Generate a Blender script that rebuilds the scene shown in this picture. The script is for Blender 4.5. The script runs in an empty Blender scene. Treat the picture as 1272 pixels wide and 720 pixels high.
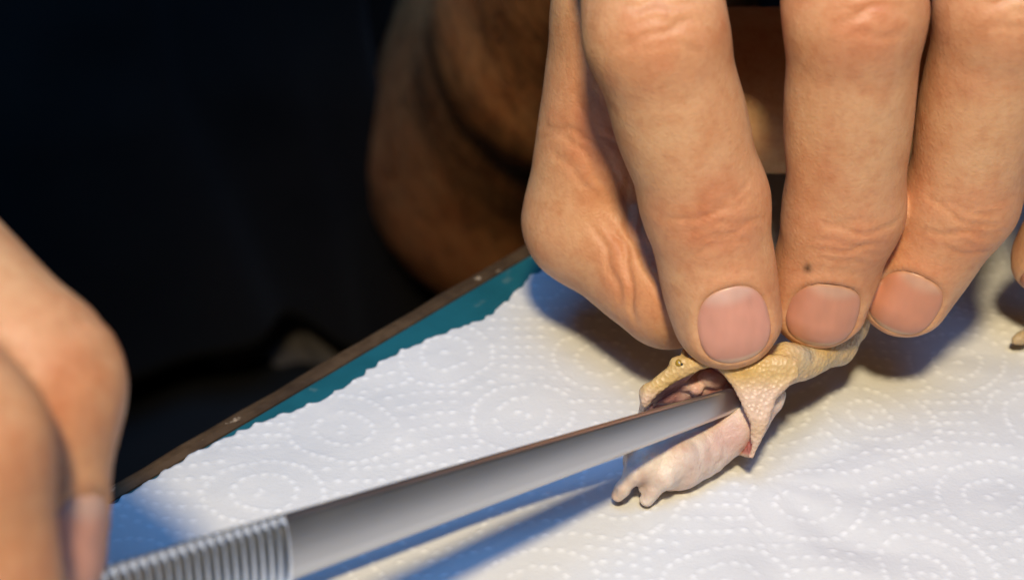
import bpy, math, random
import numpy as np
from mathutils import Vector

random.seed(4)
RNG = np.random.default_rng(7)
SC = bpy.context.scene
COL = SC.collection
MM = 0.001

# ------------------------------------------------------------------ camera
F_PX = 1957.0
PITCH = math.radians(35.0)
CAM_H = 143.5                      # millimetres above the towel
cP, sP = math.cos(PITCH), math.sin(PITCH)
RIGHT = np.array([1.0, 0.0, 0.0])
FWD = np.array([0.0, cP, -sP])
UP = np.array([0.0, sP, cP])
CAMP = np.array([0.0, 0.0, CAM_H])

cam_data = bpy.data.cameras.new("camera")
cam = bpy.data.objects.new("camera", cam_data)
COL.objects.link(cam)
cam.location = (0, 0, CAM_H * MM)
cam.rotation_euler = (math.pi / 2 - PITCH, 0, 0)
cam_data.sensor_width = 36.0
cam_data.lens = 36.0 * F_PX / 1272.0
cam_data.clip_start = 0.01
cam_data.clip_end = 20.0
cam_data.dof.use_dof = True
cam_data.dof.focus_distance = 0.208
cam_data.dof.aperture_fstop = 19.0
SC.camera = cam

# ------------------------------------------------------------------ world, lamps, exposure
world = bpy.data.worlds.new("World")
SC.world = world
world.use_nodes = True
wb = world.node_tree.nodes["Background"]
wb.inputs[0].default_value = (0.30, 0.5, 1.0, 1)
wb.inputs[1].default_value = 0.002


def aim(o, target):
    d = Vector(target) - o.location
    o.rotation_euler = d.to_track_quat('-Z', 'Y').to_euler()


# warm desk lamp above the work, slightly to the front and left
kd = bpy.data.lights.new("desk_lamp", 'SPOT')
kd.energy = 10.9
kd.color = (1.0, 0.81, 0.49)
kd.shadow_soft_size = 0.024
kd.spot_size = math.radians(46)
kd.spot_blend = 0.9
key = bpy.data.objects.new("desk_lamp", kd)
COL.objects.link(key)
key.location = (-0.012, -0.090, 0.42)
aim(key, (0.055, 0.150, 0.01))

# cool, broad daylight from above
fd = bpy.data.lights.new("window_light", 'AREA')
fd.shape = 'RECTANGLE'
fd.size = 0.55
fd.size_y = 0.45
fd.energy = 4.25
fd.color = (0.13, 0.42, 1.0)
fill = bpy.data.objects.new("window_light", fd)
COL.objects.link(fill)
fill.location = (-0.03, -0.02, 0.75)
aim(fill, (0.0, 0.16, 0.0))

SC.view_settings.view_transform = 'Standard'
SC.view_settings.look = 'None'
SC.view_settings.exposure = 0.0
SC.view_settings.gamma = 1.0
SC.view_settings.use_curve_mapping = False
SC.cycles.use_denoising = True


# ------------------------------------------------------------------ helpers
def P(px, py, t):
    """A point seen at photograph pixel (px, py), t millimetres in front of the lens plane."""
    return CAMP + t * (FWD + RIGHT * ((px - 636.0) / F_PX) + UP * ((360.0 - py) / F_PX))


def PZ(px, py, z):
    d = FWD + RIGHT * ((px - 636.0) / F_PX) + UP * ((360.0 - py) / F_PX)
    return CAMP + d * ((z - CAM_H) / d[2])


def V(*a):
    return np.array(a, dtype=float)


def unit(v):
    v = np.asarray(v, dtype=float)
    return v / np.linalg.norm(v)


def sstep(a, b, x):
    t = np.clip((x - a) / (b - a), 0, 1)
    return t * t * (3 - 2 * t)


def _hash(i, j, k, seed):
    n = (i * 73856093) ^ (j * 19349663) ^ (k * 83492791) ^ (seed * 2654435)
    n = (n ^ (n >> 13)) * 1274126177
    n = n & 0x7fffffff
    n = (n ^ (n >> 16)) & 0xffff
    return n / 65535.0


def vnoise(p, scale, seed=1):
    """Smooth value noise, -1..1; p (N,3) in mm, scale = feature size in mm."""
    q = p / scale
    f = np.floor(q)
    i = f.astype(np.int64)
    u = q - f
    u = u * u * (3 - 2 * u)
    out = 0
    for dx in (0, 1):
        for dy in (0, 1):
            for dz in (0, 1):
                w = (u[:, 0] if dx else 1 - u[:, 0]) * (u[:, 1] if dy else 1 - u[:, 1]) * (u[:, 2] if dz else 1 - u[:, 2])
                out = out + w * _hash(i[:, 0] + dx, i[:, 1] + dy, i[:, 2] + dz, seed)
    return out * 2 - 1


def link(o, parent=None):
    COL.objects.link(o)
    if parent is not None:
        o.parent = parent
    return o


def mesh_obj(name, verts, faces, mat, parent=None, smooth=True, cols=None):
    """verts in millimetres (numpy or list), faces list or (N,4)/(N,3) array."""
    me = bpy.data.meshes.new(name)
    v = np.asarray(verts, dtype=np.float64) * MM
    if isinstance(faces, np.ndarray):
        nf, k = faces.shape
        me.vertices.add(len(v))
        me.vertices.foreach_set("co", v.ravel().astype(np.float32))
        me.loops.add(nf * k)
        me.loops.foreach_set("vertex_index", faces.ravel().astype(np.int32))
        me.polygons.add(nf)
        me.polygons.foreach_set("loop_start", np.arange(0, nf * k, k, dtype=np.int32))
        me.polygons.foreach_set("loop_total", np.full(nf, k, dtype=np.int32))
        me.update(calc_edges=True)
        me.validate()
    else:
        me.from_pydata([tuple(x) for x in v], [], faces)
        me.update()
    if smooth:
        me.polygons.foreach_set("use_smooth", np.ones(len(me.polygons), dtype=bool))
    if cols is not None:
        at = me.attributes.new("col", 'FLOAT_COLOR', 'POINT')
        c4 = np.ones((len(v), 4), dtype=np.float32)
        c4[:, :3] = cols
        at.data.foreach_set("color", c4.ravel())
    if mat is not None:
        me.materials.append(mat)
    o = bpy.data.objects.new(name, me)
    return link(o, parent)


def empty(name, loc_mm, parent=None):
    o = bpy.data.objects.new(name, None)
    o.empty_display_size = 0.01
    link(o, parent)
    return o                      # left at the origin: parts carry world coordinates


def tag(o, label, cat, group=None):
    o["label"] = label
    o["category"] = cat
    if group:
        o["group"] = group


# ---- materials
def mat(name, rgb=(0.5, 0.5, 0.5), rough=0.5, metal=0.0, spec=0.5, attr=False, noise=None,
        bumps=(), sss=0.0, sss_r=(1, 0.35, 0.2), sss_s=0.002, coat=0.0, sheen=0.0, rough_noise=None):
    """noise = list of (scale_per_m, detail, colour, lo, hi, amount); bumps = list of (kind, scale, strength, dist)."""
    m = bpy.data.materials.new(name)
    m.use_nodes = True
    nt = m.node_tree
    b = nt.nodes["Principled BSDF"]
    b.inputs["Roughness"].default_value = rough
    b.inputs["Metallic"].default_value = metal
    b.inputs["Specular IOR Level"].default_value = spec
    b.inputs["Coat Weight"].default_value = coat
    b.inputs["Coat Roughness"].default_value = 0.15
    if sheen:
        b.inputs["Sheen Weight"].default_value = sheen
    if sss:
        b.inputs["Subsurface Weight"].default_value = sss
        b.inputs["Subsurface Radius"].default_value = sss_r
        b.inputs["Subsurface Scale"].default_value = sss_s
    tc = nt.nodes.new("ShaderNodeTexCoord")
    co = tc.outputs["Object"]
    if attr:
        a = nt.nodes.new("ShaderNodeAttribute")
        a.attribute_name = "col"
        cur = a.outputs["Color"]
    else:
        r = nt.nodes.new("ShaderNodeRGB")
        r.outputs[0].default_value = (*rgb, 1)
        cur = r.outputs[0]
    for (sc, det, c, lo, hi, amt) in (noise or []):
        n = nt.nodes.new("ShaderNodeTexNoise")
        n.inputs["Scale"].default_value = sc
        n.inputs["Detail"].default_value = det
        nt.links.new(co, n.inputs["Vector"])
        mr = nt.nodes.new("ShaderNodeMapRange")
        mr.inputs[1].default_value = lo
        mr.inputs[2].default_value = hi
        mr.inputs[3].default_value = 0
        mr.inputs[4].default_value = amt
        nt.links.new(n.outputs[0], mr.inputs[0])
        mx = nt.nodes.new("ShaderNodeMix")
        mx.data_type = 'RGBA'
        mx.blend_type = 'MULTIPLY' if c[0] == 'mul' else 'MIX'
        nt.links.new(mr.outputs[0], mx.inputs[0])
        nt.links.new(cur, mx.inputs[6])
        mx.inputs[7].default_value = (*c[1], 1)
        cur = mx.outputs[2]
    nt.links.new(cur, b.inputs["Base Color"])
    if rough_noise:
        n = nt.nodes.new("ShaderNodeTexNoise")
        n.inputs["Scale"].default_value = rough_noise[0]
        nt.links.new(co, n.inputs["Vector"])
        mr = nt.nodes.new("ShaderNodeMapRange")
        mr.inputs[3].default_value = rough_noise[1]
        mr.inputs[4].default_value = rough_noise[2]
        nt.links.new(n.outputs[0], mr.inputs[0])
        nt.links.new(mr.outputs[0], b.inputs["Roughness"])
    prev = None
    for (kind, sc, st, dist) in bumps:
        if kind == 'noise':
            n = nt.nodes.new("ShaderNodeTexNoise")
            n.inputs["Detail"].default_value = 4
        else:
            n = nt.nodes.new("ShaderNodeTexVoronoi")
            n.feature = 'DISTANCE_TO_EDGE' if kind == 'edge' else 'F1'
        n.inputs["Scale"].default_value = sc
        nt.links.new(co, n.inputs["Vector"])
        bp = nt.nodes.new("ShaderNodeBump")
        bp.inputs["Strength"].default_value = st
        bp.inputs["Distance"].default_value = dist
        nt.links.new(n.outputs[0], bp.inputs["Height"])
        if prev is not None:
            nt.links.new(prev, bp.inputs["Normal"])
        prev = bp.outputs[0]
    if prev is not None:
        nt.links.new(prev, b.inputs["Normal"])
    return m


# ---- signed-distance modelling
def seg(p, a, b, ra, rb):
    a = np.asarray(a, dtype=np.float32)
    b = np.asarray(b, dtype=np.float32)
    ab = b - a
    pa = p - a
    t = np.clip(pa @ ab / max(float(ab @ ab), 1e-6), 0, 1)
    d = pa - t[:, None] * ab
    return np.sqrt(np.einsum('ij,ij->i', d, d)) - (ra + (rb - ra) * t)


def fseg(p, a, b, ra, rb, n, flat):
    """Capsule squashed by factor flat along unit direction n."""
    n = np.asarray(n, dtype=np.float32)
    a = np.asarray(a, dtype=np.float32)
    b = np.asarray(b, dtype=np.float32)
    ab = b - a
    pa = p - a
    t = np.clip(pa @ ab / max(float(ab @ ab), 1e-6), 0, 1)
    d = pa - t[:, None] * ab
    dn = d @ n
    d = d + (dn * (1.0 / flat - 1.0))[:, None] * n
    return (np.sqrt(np.einsum('ij,ij->i', d, d)) - (ra + (rb - ra) * t)) * flat


def ell(p, c, r, axes=None):
    q = p - np.asarray(c, dtype=np.float32)
    if axes is not None:
        q = q @ np.asarray(axes, dtype=np.float32).T
    r = np.asarray(r, dtype=np.float32)
    k0 = np.linalg.norm(q / r, axis=1)
    k1 = np.linalg.norm(q / (r * r), axis=1)
    return k0 * (k0 - 1) / np.maximum(k1, 1e-5)


def smin(a, b, k):
    h = np.maximum(k - np.abs(a - b), 0) / k
    return np.minimum(a, b) - h * h * k * 0.25


def smax(a, b, k):
    return -smin(-a, -b, k)


def poly2(p2, poly):
    """Signed distance to a 2-D polygon."""
    v = np.asarray(poly, dtype=np.float32)
    n = len(v)
    d = np.full(len(p2), 1e9, dtype=np.float32)
    s = np.ones(len(p2), dtype=np.float32)
    for i in range(n):
        a = v[i]
        b = v[i - 1]
        e = b - a
        w = p2 - a
        t = np.clip(w @ e / float(e @ e), 0, 1)
        q = w - t[:, None] * e
        d = np.minimum(d, np.einsum('ij,ij->i', q, q))
        c1 = p2[:, 1] >= a[1]
        c2 = p2[:, 1] < b[1]
        c3 = e[0] * w[:, 1] > e[1] * w[:, 0]
        flip = (c1 & c2 & c3) | (~c1 & ~c2 & ~c3)
        s = np.where(flip, -s, s)
    return s * np.sqrt(d)


def chunked(f, p, n=400000):
    p = p.astype(np.float32)
    if len(p) <= n:
        return f(p)
    return np.concatenate([f(p[i:i + n]) for i in range(0, len(p), n)])


def grad(f, p, e):
    g = np.empty((len(p), 3), dtype=np.float64)
    for a in range(3):
        o = np.zeros(3)
        o[a] = e
        g[:, a] = chunked(f, p + o) - chunked(f, p - o)
    g /= np.maximum(np.linalg.norm(g, axis=1), 1e-9)[:, None]
    return g


def mesh_sdf(f, lo, hi, h, B=12, slack=1.5):
    """Sparse naive surface nets. Returns verts (N,3), quads (M,4), normals."""
    lo = np.asarray(lo, dtype=float)
    nb = np.ceil((np.asarray(hi) - lo) / (B * h)).astype(int)
    bi = np.stack(np.meshgrid(*[np.arange(k) for k in nb], indexing='ij'), -1).reshape(-1, 3)
    ctr = lo + (bi + 0.5) * B * h
    dc = chunked(f, ctr)
    bi = bi[np.abs(dc) < 0.87 * B * h * slack]
    N1 = B + 1
    lat = np.stack(np.meshgrid(*[np.arange(N1)] * 3, indexing='ij'), -1).reshape(-1, 3)
    S = (nb * B + 2).astype(np.int64)

    def keyf(c):
        return (c[..., 0] * S[1] + c[..., 1]) * S[2] + c[..., 2]
    VK, VP, QK = [], [], []
    step = max(1, 600000 // (N1 ** 3))
    edges = []
    for d in ((1, 0, 0), (0, 1, 0), (0, 0, 1)):
        for a in np.ndindex(2, 2, 2):
            if a[0] + d[0] < 2 and a[1] + d[1] < 2 and a[2] + d[2] < 2:
                edges.append((a, (a[0] + d[0], a[1] + d[1], a[2] + d[2])))
    for s in range(0, len(bi), step):
        bb = bi[s:s + step]
        base = bb * B
        gi = base[:, None, :] + lat[None]
        v = chunked(f, (lo + gi.reshape(-1, 3) * h)).reshape(len(bb), N1, N1, N1)
        neg = v < 0
        c = [neg[:, a:a + B, b:b + B, k:k + B] for a in (0, 1) for b in (0, 1) for k in (0, 1)]
        cnt = sum(x.astype(np.int8) for x in c)
        mixed = (cnt > 0) & (cnt < 8)
        m = np.argwhere(mixed)
        if len(m) == 0:
            continue
        cell = base[m[:, 0]] + m[:, 1:]
        acc = np.zeros((len(m), 3))
        num = np.zeros(len(m))
        for a, b in edges:
            va = v[m[:, 0], m[:, 1] + a[0], m[:, 2] + a[1], m[:, 3] + a[2]]
            vb = v[m[:, 0], m[:, 1] + b[0], m[:, 2] + b[1], m[:, 3] + b[2]]
            x = (va < 0) != (vb < 0)
            den = np.where(x, va - vb, 1)
            t = np.where(x, va / den, 0)
            pa = np.array(a, dtype=float)
            pb = np.array(b, dtype=float)
            acc += x[:, None] * (pa + t[:, None] * (pb - pa))
            num += x
        VP.append(lo + (cell + acc / num[:, None]) * h)
        VK.append(keyf(cell))
        for ax in range(3):
            o = [0, 0, 0]
            o[ax] = 1
            n0 = neg[:, :B, :B, :B]
            n1 = neg[:, o[0]:o[0] + B, o[1]:o[1] + B, o[2]:o[2] + B]
            e = np.argwhere(n0 != n1)
            if len(e) == 0:
                continue
            g = base[e[:, 0]] + e[:, 1:]
            inside = n0[e[:, 0], e[:, 1], e[:, 2], e[:, 3]]
            u = np.zeros(3, int)
            w = np.zeros(3, int)
            u[(ax + 1) % 3] = 1
            w[(ax + 2) % 3] = 1
            q = np.stack([keyf(g - u - w), keyf(g - w), keyf(g), keyf(g - u)], 1)
            q[~inside] = q[~inside][:, ::-1]
            ok = (g - u - w).min(1) >= 0
            QK.append(q[ok])
    vk = np.concatenate(VK)
    vp = np.concatenate(VP)
    qk = np.concatenate(QK)
    order = np.argsort(vk)
    vk = vk[order]
    vp = vp[order]
    idx = np.searchsorted(vk, qk)
    idx = np.clip(idx, 0, len(vk) - 1)
    good = (vk[idx] == qk).all(1)
    quads = idx[good]
    for _ in range(2):
        g = grad(f, vp, h * 0.6)
        d = chunked(f, vp)
        vp = vp - np.clip(d, -h, h)[:, None] * g * 0.9
    g = grad(f, vp, h * 0.6)
    return vp, quads, g


def tube(pts, radii, n=12, caps=True):
    """Swept tube through pts (mm)."""
    pts = [np.asarray(p, float) for p in pts]
    vs, fs = [], []
    up = V(0.13, 0.21, 0.97)
    for i, p in enumerate(pts):
        d = unit(pts[min(i + 1, len(pts) - 1)] - pts[max(i - 1, 0)])
        s = unit(np.cross(d, up))
        u = np.cross(s, d)
        for k in range(n):
            a = 2 * math.pi * k / n
            vs.append(p + radii[i] * (math.cos(a) * s + math.sin(a) * u))
    for i in range(len(pts) - 1):
        for k in range(n):
            fs.append((i * n + k, i * n + (k + 1) % n, (i + 1) * n + (k + 1) % n, (i + 1) * n + k))
    if caps:
        fs.append(tuple(range(n))[::-1])
        fs.append(tuple(range((len(pts) - 1) * n, len(pts) * n)))
    return vs, fs


def slab(poly_xy, z0, z1):
    """Prism from a plan polygon (mm)."""
    n = len(poly_xy)
    vs = [(x, y, z0) for x, y in poly_xy] + [(x, y, z1) for x, y in poly_xy]
    fs = [tuple(range(n))[::-1], tuple(range(n, 2 * n))]
    fs += [(i, (i + 1) % n, n + (i + 1) % n, n + i) for i in range(n)]
    return vs, fs


def bevel(o, w, segs=3):
    m = o.modifiers.new("bevel", 'BEVEL')
    m.width = w * MM
    m.segments = segs
    m.limit_method = 'ANGLE'
    return o


# ------------------------------------------------------------------ materials
M_TOWEL = mat("towel_paper", rough=0.85, spec=0.2, attr=True,
              bumps=[('noise', 1600, 0.30, 0.0002), ('noise', 5200, 0.25, 0.0001)],
              sss=0.15, sss_r=(1, 1, 1), sss_s=0.0006,
              noise=[(60, 3, ('mul', (0.93, 0.94, 0.95)), 0.35, 0.7, 1.0)])
M_TEAL = mat("teal_laminate", rgb=(0.012, 0.115, 0.150), rough=0.42,
             noise=[(140, 4, ('mul', (0.75, 0.8, 0.8)), 0.4, 0.7, 1.0), (260, 5, ('mix', (0.12, 0.2, 0.2)), 0.66, 0.74, 0.6)],
             bumps=[('noise', 900, 0.1, 0.0002)])
M_WOOD = mat("edge_wood", rgb=(0.115, 0.068, 0.032), rough=0.6,
             noise=[(45, 6, ('mul', (0.45, 0.42, 0.38)), 0.35, 0.7, 1.0), (420, 3, ('mul', (0.7, 0.66, 0.6)), 0.4, 0.65, 1.0), (330, 4, ('mix', (0.42, 0.32, 0.22)), 0.68, 0.72, 0.8)],
             bumps=[('noise', 500, 0.35, 0.0005)])
M_SHIRT = mat("shirt_cloth", rgb=(0.0110, 0.0082, 0.0062), rough=0.9, spec=0.15, sheen=0.05,
              bumps=[('noise', 900, 0.3, 0.0005), ('noise', 3000, 0.3, 0.0003)],
              noise=[(25, 3, ('mul', (0.6, 0.6, 0.62)), 0.4, 0.7, 1.0)])
M_TROUSER = mat("trouser_cloth", rgb=(0.014, 0.014, 0.014), rough=0.9, spec=0.15,
                bumps=[('noise', 1500, 0.3, 0.0004)])
M_GREYCLOTH = mat("grey_cloth", rgb=(0.17, 0.15, 0.14), rough=0.9, spec=0.15,
                  bumps=[('noise', 1500, 0.3, 0.0004)])
M_SKIN = mat("skin", rough=0.52, spec=0.38, attr=True, sss=0.22, sss_s=0.0024,
             noise=[(95, 4, ('mul', (0.90, 0.74, 0.66)), 0.42, 0.72, 0.9), (330, 5, ('mul', (0.88, 0.74, 0.66)), 0.46, 0.72, 0.7), (1100, 3, ('mul', (0.88, 0.80, 0.75)), 0.45, 0.75, 0.7)],
             bumps=[('edge', 1300, 0.22, 0.0003), ('noise', 600, 0.20, 0.0004), ('noise', 2600, 0.2, 0.0002)],
             rough_noise=(350, 0.42, 0.62))
M_NAIL = mat("nail", rough=0.40, spec=0.5, attr=True, sss=0.15, sss_s=0.001,
             bumps=[('noise', 500, 0.08, 0.0002)])
M_HAIR = mat("arm_hair", rgb=(0.012, 0.008, 0.006), rough=0.5)
M_STEEL = mat("brushed_steel", rgb=(0.58, 0.575, 0.58), rough=0.36, metal=1.0,
              bumps=[('noise', 1400, 0.06, 0.0001)], rough_noise=(120, 0.33, 0.42))
M_RIB = mat("polished_steel", rgb=(0.76, 0.80, 0.86), rough=0.30, metal=1.0,
            bumps=[('noise', 900, 0.1, 0.0001)])
M_SNAKE = mat("snake_skin", rough=0.42, spec=0.45, attr=True, sss=0.18, sss_s=0.001,
              noise=[(900, 3, ('mul', (0.86, 0.82, 0.78)), 0.42, 0.7, 0.8)],
              bumps=[('cell', 1700, 0.45, 0.0004), ('noise', 2500, 0.2, 0.0001)])
M_FLESH = mat("mouth_flesh", rough=0.34, spec=0.5, attr=True, sss=0.25, sss_s=0.001,
              bumps=[('noise', 1100, 0.5, 0.0005), ('noise', 3000, 0.4, 0.0003)], coat=0.15)
M_EYE = mat("gold_eye", rgb=(0.42, 0.27, 0.04), rough=0.12, spec=0.7, coat=0.8,
            noise=[(2500, 2, ('mix', (0.12, 0.06, 0.01)), 0.45, 0.7, 0.9)])
M_PUPIL = mat("eye_pupil", rgb=(0.01, 0.008, 0.006), rough=0.1, coat=0.8)
M_MOUSE = mat("mouse_skin", rough=0.40, spec=0.45, attr=True, sss=0.25, sss_s=0.0012,
              noise=[(700, 4, ('mul', (0.90, 0.82, 0.78)), 0.42, 0.72, 0.8)],
              bumps=[('noise', 1700, 0.4, 0.0004), ('noise', 5000, 0.3, 0.0002)])

# ------------------------------------------------------------------ table
TZ = -1.6                                     # table surface, just below the towel
e_a = PZ(130, 603, TZ)[:2]
e_b = PZ(600, 331, TZ)[:2]
EDIR = unit(e_b - e_a)                        # along the table's far edge
EIN = V(EDIR[1], -EDIR[0])                    # into the table


def edge_pt(s, w):
    """s mm along the edge from e_a, w mm in from the edge."""
    return e_a + EDIR * s + EIN * w


table = empty("table", (0, 0, 0))
tag(table, "teal table top with brown wooden edging under the paper towel", "table")
B1 = PZ(320, 516, TZ)[:2]
BAND = float((B1 - e_a) @ EIN)
vs, fs = slab([edge_pt(-260, BAND), edge_pt(-260, 480), edge_pt(420, 480), edge_pt(420, BAND)][::-1], TZ - 18, TZ)
bevel(mesh_obj("tabletop", vs, fs, M_TEAL, table, smooth=False), 0.25, 2)
# edging: strip with an eased outer corner and slight unevenness
vs, fs = [], []
ns = 120
prof = [(BAND - 0.06, -18.2), (BAND - 0.06, 0.10), (BAND * 0.6, 0.16), (0.9, 0.05), (0.25, -0.35), (0.0, -1.1), (0.0, -18.2)]
for i in range(ns + 1):
    s = -260 + 680 * i / ns
    for k, (w, z) in enumerate(prof):
        ww = w + (0.18 * math.sin(s * 0.37) * math.sin(s * 0.11 + 1) if 2 < k < 6 else 0)
        q = edge_pt(s, ww)
        vs.append((q[0], q[1], TZ + z))
m = len(prof)
for i in range(ns):
    for k in range(m):
        fs.append((i * m + k, i * m + (k + 1) % m, (i + 1) * m + (k + 1) % m, (i + 1) * m + k))
fs.append(tuple(range(m))[::-1])
fs.append(tuple(range(ns * m, ns * m + m)))
mesh_obj("edge_band", vs, fs, M_WOOD, table, smooth=False)

# ------------------------------------------------------------------ paper towel
tow_px = [(60, 668), (130, 628), (180, 596), (245, 556), (305, 529), (400, 491), (470, 449), (550, 413), (600, 393), (635, 366), (660, 343)]
tow_s, tow_w = [], []
for (x, y) in tow_px:
    q = PZ(x, y, 0.2)[:2] - e_a
    tow_s.append(float(q @ EDIR))
    tow_w.append(float(q @ EIN))
tow_s = [-150] + tow_s + [tow_s[-1] + 40, 300]
tow_w = [tow_w[0] + 1.5] + tow_w + [tow_w[-1] + 2, tow_w[-1] + 4]


def axis_grid(a0, d0, d1, a1, fine, coarse):
    return np.concatenate([np.arange(a0, d0, coarse), np.arange(d0, d1, fine), np.arange(d1, a1 + coarse, coarse)])


gs = axis_grid(-110, -22, 190, 250, 0.34, 6.0)
gw = np.concatenate([np.arange(0, 128, 0.34), np.arange(128, 235, 6.0)])
SS, WW = np.meshgrid(gs, gw, indexing='ij')
edge_w = np.interp(SS, tow_s, tow_w)
scal = 0.48 * np.abs(np.sin(SS * 0.85 + 0.8 * np.sin(SS * 0.31))) + 0.25 * np.sin(SS * 0.23) + 0.12 * np.sin(SS * 2.9)
fall = np.clip(1 - WW / 20, 0, 1)
Wd = WW + edge_w * fall + (1 - fall) * np.mean(tow_w[2:-3]) + scal * np.clip(1 - WW / 3, 0, 1)
XX = e_a[0] + EDIR[0] * SS + EIN[0] * Wd
YY = e_a[1] + EDIR[1] * SS + EIN[1] * Wd
flat = np.stack([XX.ravel(), YY.ravel(), np.zeros(XX.size)], 1)

# embossing: concentric dotted rings on a loose lattice, rows of dots flowing between them
cent = []
rw = 0
pitch = 25.0
for j in range(-4, 14):
    for i in range(-6, 14):
        c = V(-110 + i * pitch + (j % 2) * pitch * 0.5, 95 + j * pitch * 0.62)
        c = c + RNG.uniform(-2.0, 2.0, 2)
        cent.append((c, RNG.uniform(0, 6.28), RNG.choice([0, 0, 1])))
dots = []
for (c, a0, kind) in cent:
    rings = [(4.0, 1.0), (7.6, 1.0)] if kind == 0 else [(2.9, 1.0), (6.2, 1.0), (9.0, 0.62)]
    for (r, part) in rings:
        n = int(2 * math.pi * r / 1.5)
        el = RNG.uniform(0.86, 1.0)
        for k in range(n):
            if k > n * part:
                break
            a = a0 + 2 * math.pi * k / n
            rr = r * (1 + 0.09 * math.sin(2 * a + a0) + 0.04 * math.sin(3 * a - a0))
            if RNG.random() > 0.05:
                dots.append((c[0] + rr * math.cos(a) + RNG.normal(0, .1), c[1] + el * rr * math.sin(a) + RNG.normal(0, .1), a + math.pi / 2 + RNG.normal(0, .15)))
    for k in range(RNG.integers(1, 4)):
        dots.append((c[0] + RNG.uniform(-1, 1), c[1] + RNG.uniform(-1, 1), RNG.uniform(0, 3)))
C2 = np.array([c for c, _, _ in cent])
for row in np.arange(70, 330, 2.45):
    x = -140.0
    while x < 210:
        x += 1.85
        y = row + 2.6 * math.sin(x * 0.085 + row * 0.05) + 1.2 * math.sin(x * 0.21 + row * 0.13)
        dd = np.min(np.hypot(C2[:, 0] - x, C2[:, 1] - y))
        if dd > 8.7:
            dots.append((x + RNG.uniform(-.15, .15), y, 0.25 * math.cos(x * 0.085 + row * 0.05)))
DOT = np.array(dots)
# rasterise dot field on a fine lattice
x0, y0, gh = -150.0, 60.0, 0.12
nx, ny = int(370 / gh), int(290 / gh)
field = np.zeros((nx, ny), dtype=np.float32)
R = 9
oi = np.arange(-R, R + 1)
OX, OY = np.meshgrid(oi, oi, indexing='ij')
for (x, y, a) in DOT:
    i, j = int((x - x0) / gh), int((y - y0) / gh)
    if i < R or j < R or i >= nx - R - 1 or j >= ny - R - 1:
        continue
    dx = (i + OX) * gh + x0 - x
    dy = (j + OY) * gh + y0 - y
    u = dx * math.cos(a) + dy * math.sin(a)
    v = -dx * math.sin(a) + dy * math.cos(a)
    g = np.exp(-((u / 0.47) ** 4 + (v / 0.33) ** 4)).astype(np.float32) * (0.55 + 0.45 * random.random())
    sub = field[i - R:i + R + 1, j - R:j + R + 1]
    np.maximum(sub, g, out=sub)
fi = np.clip(((flat[:, 0] - x0) / gh).astype(int), 0, nx - 1)
fj = np.clip(((flat[:, 1] - y0) / gh).astype(int), 0, ny - 1)
dotv = field[fi, fj].astype(float)
wav = 0.55 * vnoise(flat, 34, 3) + 0.32 * vnoise(flat * V(1, 1.5, 1), 15, 5) + 0.10 * vnoise(flat, 5, 9) + 0.035 * vnoise(flat, 1.6, 19)
# soft creases radiating where the animal presses the sheet
cx, cy = 34.0, 160.0
ang = np.arctan2(flat[:, 1] - cy, flat[:, 0] - cx)
rad = np.hypot(flat[:, 0] - cx, flat[:, 1] - cy)
wav += 0.28 * np.exp(-((rad - 16) / 13) ** 2) * np.sin(ang * 9 + 0.6 * np.sin(rad * .2)) * (np.cos(ang + 0.3) > -0.2)
near = np.exp(-(rad / 10) ** 2)
# drawn-out soft creases across the lower right of the sheet
qx = flat * V(0.35, 1.0, 1.0) + V(0, 0, 0)
qx[:, 1] += 0.18 * flat[:, 0]
wav += 0.55 * np.clip(vnoise(qx, 7.5, 25), -0.2, 1) * sstep(20, 55, flat[:, 0] + 0.5 * (190 - flat[:, 1]))
wav = wav * (1 - 0.8 * near)
# gentle swell on the right side of the sheet
swell = 2.0 * np.exp(-(((flat[:, 0] - 86) / 20) ** 2 + ((flat[:, 1] - 193 + 0.12 * (flat[:, 0] - 86)) / 7) ** 2))
flat[:, 2] = wav * 1.15 + swell + 0.18 * dotv
flat[:, 2] = np.maximum(flat[:, 2], TZ + 0.35)
cols = np.empty((len(flat), 3))
cols[:] = (0.665, 0.665, 0.66)
cols += (dotv * 0.15)[:, None]
nI, nJ = len(gs), len(gw)
ii = np.arange(nI * nJ).reshape(nI, nJ)
quads = np.stack([ii[:-1, :-1].ravel(), ii[:-1, 1:].ravel(), ii[1:, 1:].ravel(), ii[1:, :-1].ravel()], 1)
towel = mesh_obj("paper_towel", flat, quads, M_TOWEL, None, cols=cols)
tag(towel, "white embossed kitchen paper sheet with dotted circles spread over the table", "paper towel")
sol = towel.modifiers.new("thickness", 'SOLIDIFY')
sol.thickness = 0.00022
sol.offset = -1

# ------------------------------------------------------------------ person
person = empty("person", (0, 0, 0))
tag(person, "person in black shirt whose two bare hands hold the snake and the tweezers", "person")

SKIN = V(0.670, 0.385, 0.200)
RED = V(0.59, 0.215, 0.105)
PALE = V(0.68, 0.43, 0.25)


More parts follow.
